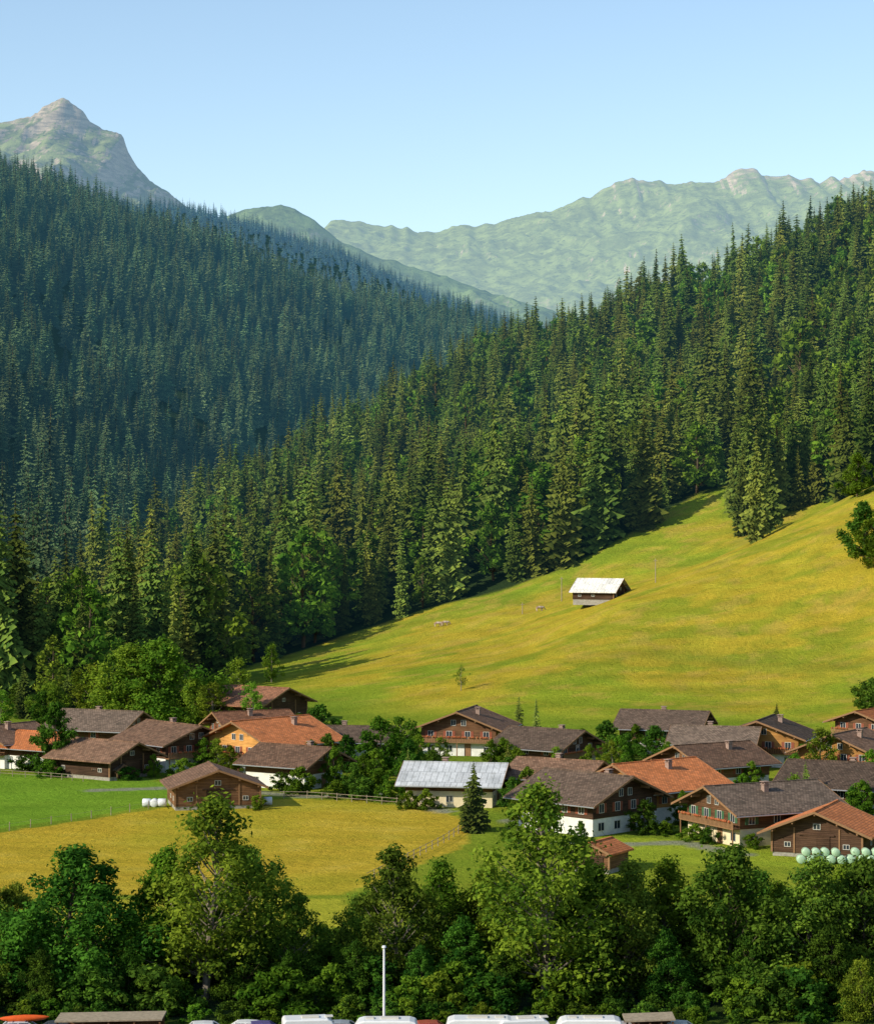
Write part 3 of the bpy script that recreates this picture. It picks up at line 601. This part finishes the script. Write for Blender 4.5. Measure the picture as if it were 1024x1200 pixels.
# village trees
for t in [('V2',65,905,832,.85),('D1',150,848,766,1.1),('D1',188,848,760,1.1),('V3',112,846,785,1.3),('V1',90,842,798,1.),('V3',285,838,778,1.),('V3',318,800,758,.8),('V2',376,878,832,1.2),('V1',238,895,862,1.),('V1',392,925,882,.8),
  ('V1',425,925,889,1.),('V3',462,905,846,1.2),('V1',445,910,850,1.1),('V1',470,935,897,1.),('S1',350,932,903,1.),('V2',405,905,866,1.),('S2',330,920,900,1.),('SP',555,975,902,1.1),('CY',608,862,822,1.),('CY',628,862,824,.8),('V2',712,892,850,1.3),('V2',768,892,855,1.3),
  ('V1',800,888,855,1.2),('V1',605,912,880,1.1),('V3',655,905,874,1.),('V1',590,905,870,1.),('SP',944,955,895,.8),('SP',910,850,826,1.),('V3',960,920,860,1.),('V2',755,978,942,1.3),('V4',540,810,778,1.),('S1',1000,880,860,1.),
  ('V2',1025,842,800,1.3),('V1',800,968,932,.9),('S1',815,978,961,1.5),('V2',680,992,965,.8),('S2',1020,830,800,1.),
  ('V1',612,965,925,1.),('S1',480,950,930,1.),('S1',500,950,928,1.),('V2',20,840,805,1.2),('V2',1000,955,918,1.),('S2',30,892,875,1.4),('V1',830,885,860,.9),('V2',940,900,872,1.),('V1',1010,950,908,1.1),('V3',645,990,952,.8),('S1',600,985,965,1.2),
  ('S1',395,936,917,1.4),('S2',430,938,914,1.5),('S1',455,940,920,1.2),('V2',480,915,872,.9),('V1',270,905,876,1.),('S1',215,912,892,1.3),('S2',150,915,900,1.4),('V2',610,925,892,.9),('V1',725,905,868,1.),('V1',745,882,850,1.),('V1',860,888,857,.8),('S1',780,980,964,1.4),('S1',880,995,979,1.2),('S2',830,988,970,1.),
  ('V3',930,965,912,.9),('V2',965,965,925,.8),('S1',300,940,925,1.),('V2',50,850,815,1.1),('V3',0,850,812,1.2),('SP',80,845,790,1.),('SP',28,842,785,1.),
  ('V2',415,935,899,.9),('V1',440,925,884,1.),('V2',385,900,862,.9),('V1',365,905,872,.9),('V2',596,935,893,1.1),('V1',618,945,905,1.),('V2',590,900,868,1.),('V1',690,908,877,.9),('V2',735,897,864,1.),('SP',595,918,876,.9),('SP',478,930,882,.8),('V1',880,925,893,1.),('V2',795,935,900,.9),('V1',930,930,890,1.),
  ('V2',165,895,870,1.),('V1',180,908,884,.9),('S1',60,910,892,1.3),('V3',258,902,866,1.),('V2',350,872,840,1.1),('V1',485,882,853,1.),('V1',682,888,858,1.1),('V2',830,880,854,1.1),('V1',1020,920,884,1.),
  ('D1',225,845,795,.9),('V3',250,846,800,1.2),('D1',60,846,805,1.),('V3',300,842,795,1.),('V3',515,905,868,1.),('V1',490,900,866,1.2),('V3',780,908,872,1.),('V1',845,905,876,1.),('V2',505,918,884,1.),('V1',575,905,872,1.),('V2',600,950,915,1.),('V1',870,945,912,1.),('V2',735,925,890,1.),('V3',720,912,872,1.)]:
    tree(*t,village=True)
for t in [('V1',1004,582,530,1.2),('V2',1012,655,585,1.1),('V1',1036,665,590,1.1)]: tree(*t)
for (px_,b_,t_) in [(870,628,515),(886,634,500),(900,624,512),(914,604,490),(876,612,450),(893,608,440),(928,592,470),(942,586,460),(955,590,490),(968,584,460),(984,576,460),(935,598,520),(1000,570,470),(862,600,480)]:
    tree('SP2' if int(px_)%2 else 'SP3',px_,b_,t_,.9)

# ------------------------------------------------------------ fences, poles
def fence(name,pts,sp=2.5,h=1.,rails=2,mat='oldwood'):
    b=MB(); q=[(wx(px,gd(py)),gd(py)) for px,py in pts]
    for (xa,ya),(xb,yb) in zip(q[:-1],q[1:]):
        L=math.hypot(xb-xa,yb-ya); n=max(1,int(L/sp))
        for i in range(n): 
            t=i/n; x=xa+(xb-xa)*t;y=ya+(yb-ya)*t;z=gz(x,y); b.tube([(x,y,z-.2),(x+random.uniform(-.05,.05),y,z+h*random.uniform(.95,1.1))],[.07,.06],6)
            x2=xa+(xb-xa)*(i+1)/n;y2=ya+(yb-ya)*(i+1)/n;z2=gz(x2,y2)
            for k in range(rails): hh=h*(k+1)/(rails+.2); b.tube([(x,y,z+hh),(x2,y2,z2+hh)],[.035 if rails>1 else .012]*2,4)
    return b.obj(name,M[mat])
fence('field_fence',[(-40,980),(60,965),(130,954),(195,943)],3.2,1.1,1)
fence('wooden_fence',[(0,908),(60,912),(110,916)],2.2,1.0,2,'oldwood'); fence('wooden_fence',[(305,935),(360,936),(430,941),(500,946)],2.4,1.1,2); fence('wooden_fence',[(548,968),(520,985),(470,1010),(430,1030)],2.6,1.1,2)
def pole(name,px,py,h):
    x,d,z=hit(px,py); b=MB(); b.tube([(x,d,z-.3),(x,d,z+h)],[.13,.09],8); b.box(x-.5,x+.5,d-.05,d+.05,z+h-.6,z+h-.48); b.obj(name,M['oldwood'])
pole('utility_pole',658,705,6.5); pole('utility_pole',768,683,6); pole('utility_pole',612,720,3)
# silage bales
b=MB()
def bale(b,x,y,z,r=.62,ax=0):
    w=.6; prof=[(-w,r*.0),(-w,r*.85),(-w*.88,r),(w*.88,r),(w,r*.85),(w,0)]; n=14
    V=[];Fc=[]
    for i,(u,rr) in enumerate(prof):
        for j in range(n): a=6.283*j/n; V.append((x+u,y+rr*math.cos(a),z+r+rr*math.sin(a)) if ax==0 else (x+rr*math.cos(a),y+u,z+r+rr*math.sin(a)))
    for i in range(len(prof)-1):
        for j in range(n): Fc.append((i*n+j,i*n+(j+1)%n,(i+1)*n+(j+1)%n,(i+1)*n+j))
    b.add(V,Fc)
M['wrap']=pbr('pale_green_wrap',(.42,.60,.40),.35,.15,4,spec=.5); M['wrapw']=pbr('white_wrap',(.75,.77,.78),.35,.1,4,spec=.5)
for i in range(12):
    d=286+random.uniform(-.3,.3); x=wx(938,286)+i*1.2+random.uniform(-.08,.08); z=gz(x,d); bale(b,x,d,z,random.uniform(.50,.56),1)
    if i<10 and i!=4: bale(b,x+.6,d+.1,z+.9,.5,1)
b.obj('silage_bale_stack',M['wrap'],smooth=True)
for pxx in (172,181,190,314):
    b=MB(); d=gd(944 if pxx<250 else 943); x=wx(pxx,d); bale(b,x,d,gz(x,d),.6,random.choice((0,1))); b.obj('silage_bale',M['wrapw'],smooth=True)
def cow(px,py,col):
    x,d,z=hit(px,py); e=empty('grazing_cow',(x,d,z),random.uniform(-.4,.4)); m=bpy.data.meshes.new('body')
    V=[(0,0,1.05),(-.75,0,1.12),(.75,0,1.1),(1.15,0,1.2),(1.45,0,.75),(1.6,0,.45), (.65,.2,.6),(.65,.2,.05),(.65,-.2,.6),(.65,-.2,.05),(-.7,.2,.65),(-.78,.2,.35),(-.7,.2,.03),(-.7,-.2,.65),(-.78,-.2,.35),(-.7,-.2,.03),(-.92,0,1.1),(-1.0,0,.5)]
    E=[(0,1),(0,2),(2,3),(3,4),(4,5),(2,6),(6,7),(2,8),(8,9),(1,10),(10,11),(11,12),(1,13),(13,14),(14,15),(1,16),(16,17)]; R=[.38,.33,.33,.2,.17,.1,.13,.06,.13,.06,.15,.08,.06,.15,.08,.06,.06,.03]
    m.from_pydata(V,E,[]); o=link(bpy.data.objects.new('body',m)); o.parent=e; o.modifiers.new('s','SKIN')
    for i,v in enumerate(m.skin_vertices[0].data): v.radius=(R[i],R[i]); v.use_root=(i==0)
    o.modifiers.new('ss','SUBSURF').render_levels=1; m.materials.append(col)
mc=pbr('cow_hide',(.6,.5,.4),.8,.5,1.2,col2=(.2,.08,.04))
for a in((513,735),(521,734),(632,717)): cow(*a,mc)

# ------------------------------------------------------------ vehicles and camp site
def wheels(e,xs_,w,r=.32):
    b=MB()
    for x in xs_:
        for s in(-1,1): y=s*w/2; b.tube([(x,y-.11,r),(x,y+.11,r)],[r,r],18)
    b.obj('wheels',M['tyre'],e)
    b=MB()
    for x in xs_:
        for s in(-1,1): y=s*(w/2+.115); b.tube([(x,y-.005,r),(x,y+.005,r)],[r*.55]*2,12)
    b.obj('hub_caps',M['metal'],e)
def xprism(b,prof,y0,y1,ty=0,zt=1):
    n=len(prof); zm=max(p[1] for p in prof); zl=min(p[1] for p in prof)
    def yy(y,z): return y*(1-ty*(z-zl)/(zm-zl+1e-6))
    V=[(x,yy(y0,z),z) for x,z in prof]+[(x,yy(y1,z),z) for x,z in prof]
    b.add(V,[tuple(range(n)),tuple(range(2*n-1,n-1,-1))]+[(i+n,(i+1)%n+n,(i+1)%n,i) for i in range(n)])
def paint(col): return pbr('car_paint_%d'%int(col[0]*1000),col,.25,.03,spec=.6)
def car(px,d,yaw,col,kayak=None):
    x=wx(px,d); e=empty('parked_car',(x,d,gz(x,d)),math.radians(yaw)); mt=paint(col)
    b=MB(); xprism(b,[(-2.1,.3),(2.1,.3),(2.18,.62),(2.05,.85),(1.1,.95),(-1.9,.98),(-2.15,.8)],-.86,.86); b.obj('body',mt,e,bevel=.08)
    b=MB(); xprism(b,[(-1.75,.95),(1.05,.93),(.35,1.4),(-1.25,1.42)],-.8,.8,.2); b.obj('windows',M['glass'],e,bevel=.03)
    b=MB(); xprism(b,[(-1.32,1.40),(.38,1.385),(.3,1.45),(-.4,1.49),(-1.2,1.46)],-.66,.66); b.obj('roof_panel',mt,e,bevel=.03)
    b=MB()
    for s in(-1,1):
        for (xa,xb) in((-.45,-.5),(.36,1.05),(-1.3,-1.8)): b.tube([(xa,s*.655,1.41),(xb,s*.81,.94)],[.045]*2,6)
    b.obj('pillars',mt,e)
    b=MB(); 
    for s in(-1,1): b.box(2.1,2.2,s*.6-.17,s*.6+.17,.62,.76)
    b.obj('headlights',M['frame'],e); wheels(e,(-1.3,1.35),1.62)
    if kayak:
        V,Q=tube([(-2.,0,1.72),(-1.6,0,1.68),(-.8,0,1.66),(0,0,1.66),(.8,0,1.66),(1.6,0,1.68),(2.,0,1.72)],[.03,.17,.27,.3,.27,.17,.03],12); b=MB(); b.add(V*np.array([1,1,1]),Q); b.obj('roof_kayak',kayak,e,smooth=True)
        b=MB(); 
        for xx in(-.9,.1): b.box(xx-.03,xx+.03,-.6,.6,1.47,1.53)
        b.obj('roof_rack',M['metal'],e)
def caravan(px,d,yaw,name='caravan',L=5.2,Hh=2.55,van=False):
    x=wx(px,d); e=empty(name,(x,d,gz(x,d)),math.radians(yaw)); b=MB(); h=L/2
    prof=[(-h,.45),(h,.45),(h+.12,1.1),(h+.02,1.6),(h-.45,Hh-.12),(h-.9,Hh),(-h+.7,Hh),(-h+.2,Hh-.15),(-h-.05,1.4)] if not van else [(-h,.35),(h,.35),(h+.1,.9),(h-.4,1.15),(h-1.15,Hh-.2),(h-1.5,Hh),(-h+.15,Hh),(-h,Hh-.2)]
    xprism(b,prof,-1.08,1.08,.05); b.obj('body',M['carwhite'],e,bevel=.12)
    b=MB(); g=M['glass']
    for s in(-1,1):
        for u in(-h*.55,h*.0,h*.5): b.box(u-.42,u+.42,s*1.06-.03,s*1.06+.03,1.45,1.95)
    b.box(h-.35,h+.06,-.75,.75,1.35,1.7); b.obj('windows',g,e)
    b=MB(); b.box(-h*.4,h*.15,-.4,.3,Hh,Hh+.12); b.box(h*.35,h*.6,-.3,.3,Hh,Hh+.1); b.obj('roof_vents',M['frame'],e,bevel=.03)
    b=MB(); 
    for s in(-1,1): b.box(-h,h,s*1.075-.012,s*1.075+.012,1.0,1.12)
    b.obj('side_stripe',M['shutG'],e); wheels(e,(-.1,) if not van else(-h+.9,h-.9),2.0)
    if not van: b=MB(); b.tube([(h,0,.5),(h+1.2,0,.5)],[.05,.04]); b.tube([(h+1.1,0,.5),(h+1.1,0,.05)],[.03,.03]); b.obj('tow_bar',M['metal'],e)
M['carwhite']=pbr('white_gelcoat',(.78,.78,.77),.3,.05,1,spec=.5)
kay=pbr('orange_kayak',(.75,.12,.02),.35,.1)
def shelter(px,d,W,Dp,h):
    x=wx(px,d); e=empty('open_shelter',(x,d,gz(x,d))); b=MB(); b.prism([(-W/2,h),(W/2,h+.15),(W/2,h+.27),(-W/2,h+.12)],-Dp/2,Dp/2); b.obj('flat_roof',M['oldwood'],e)
    b=MB()
    for u in np.linspace(-W/2+.2,W/2-.2,5):
        for v in(-Dp/2+.2,Dp/2-.2): b.box(u-.07,u+.07,v-.07,v+.07,-.2,h)
    b.box(-W/2+.2,W/2-.2,Dp/2-.18,Dp/2-.12,0,h-.3); b.obj('posts_and_back_wall',M['timM'],e)
shelter(130,190.5,8.5,3.2,2.05)
car(28,192.2,10,(.55,.56,.58),kay); car(62,191.8,185,(.06,.07,.09)); car(245,192,5,(.7,.7,.7)); car(283,192.3,175,(.75,.75,.74)); car(312,191.9,12,(.12,.09,.25)); 
caravan(368,188.8,8,'camper_van',5.0,2.5,True); car(405,192,0,(.3,.32,.35)); caravan(452,188.5,180,'caravan',5.2,2.45); car(508,192,8,(.4,.08,.05)); caravan(565,188.8,0,'caravan',5.8,2.5); caravan(620,189,10,'camper_van',5.,2.45,True)
caravan(690,188.8,180,'caravan',5.4,2.5); shelter(760,190.6,4.,2.8,2.0); car(800,192,0,(.7,.68,.6)); car(735,191.7,4,(.5,.5,.52))
# lamp post
x=wx(450,194); z=gz(x,194); e=empty('street_lamp',(x,194,z)); b=MB(); b.tube([(0,0,-.2),(0,0,.8),(0,0,7.0)],[.13,.12,.09],10); b.obj('post',M['polew'],e)
b=MB(); b.tube([(0,0,6.98),(0,0,7.05),(0,0,7.2)],[.1,.2,.14],10); b.obj('lamp_head',M['polew'],e,bevel=.02)

# ------------------------------------------------------------ light, sky, camera
S=Vector((-.76,-.43,.50)).normalized()
sd=bpy.data.lights.new('sun','SUN'); sd.energy=5; sd.angle=math.radians(.5); sd.color=(1,.92,.75); so=link(bpy.data.objects.new('sun',sd)); so.rotation_euler=S.to_track_quat('Z','Y').to_euler()
w=bpy.data.worlds.new('World'); scene.world=w; w.use_nodes=True; nt=w.node_tree; bg=nt.nodes['Background']; sk=nt.nodes.new('ShaderNodeTexSky'); sk.sky_type='NISHITA'; sk.sun_disc=False
sk.sun_elevation=math.asin(S.z); sk.sun_rotation=math.atan2(S.x,S.y)%(2*math.pi); sk.air_density=1.; sk.dust_density=1.; sk.ozone_density=1.5; sk.altitude=1000
c=mixc(nt,1.,sk.outputs[0],(1.40,1.37,1.28),'MULTIPLY')
nt.links.new(c,bg.inputs[0]); bg.inputs[1].default_value=.15
cd=bpy.data.cameras.new('camera'); cd.sensor_fit='HORIZONTAL'; cd.sensor_width=36; cd.lens=36*F/1024; cd.clip_start=1; cd.clip_end=40000
co=link(bpy.data.objects.new('camera',cd)); co.location=(0,0,H0); co.rotation_euler=(math.pi/2,0,0); scene.camera=co
scene.view_settings.view_transform='Standard'; scene.view_settings.look='None'; scene.view_settings.exposure=0
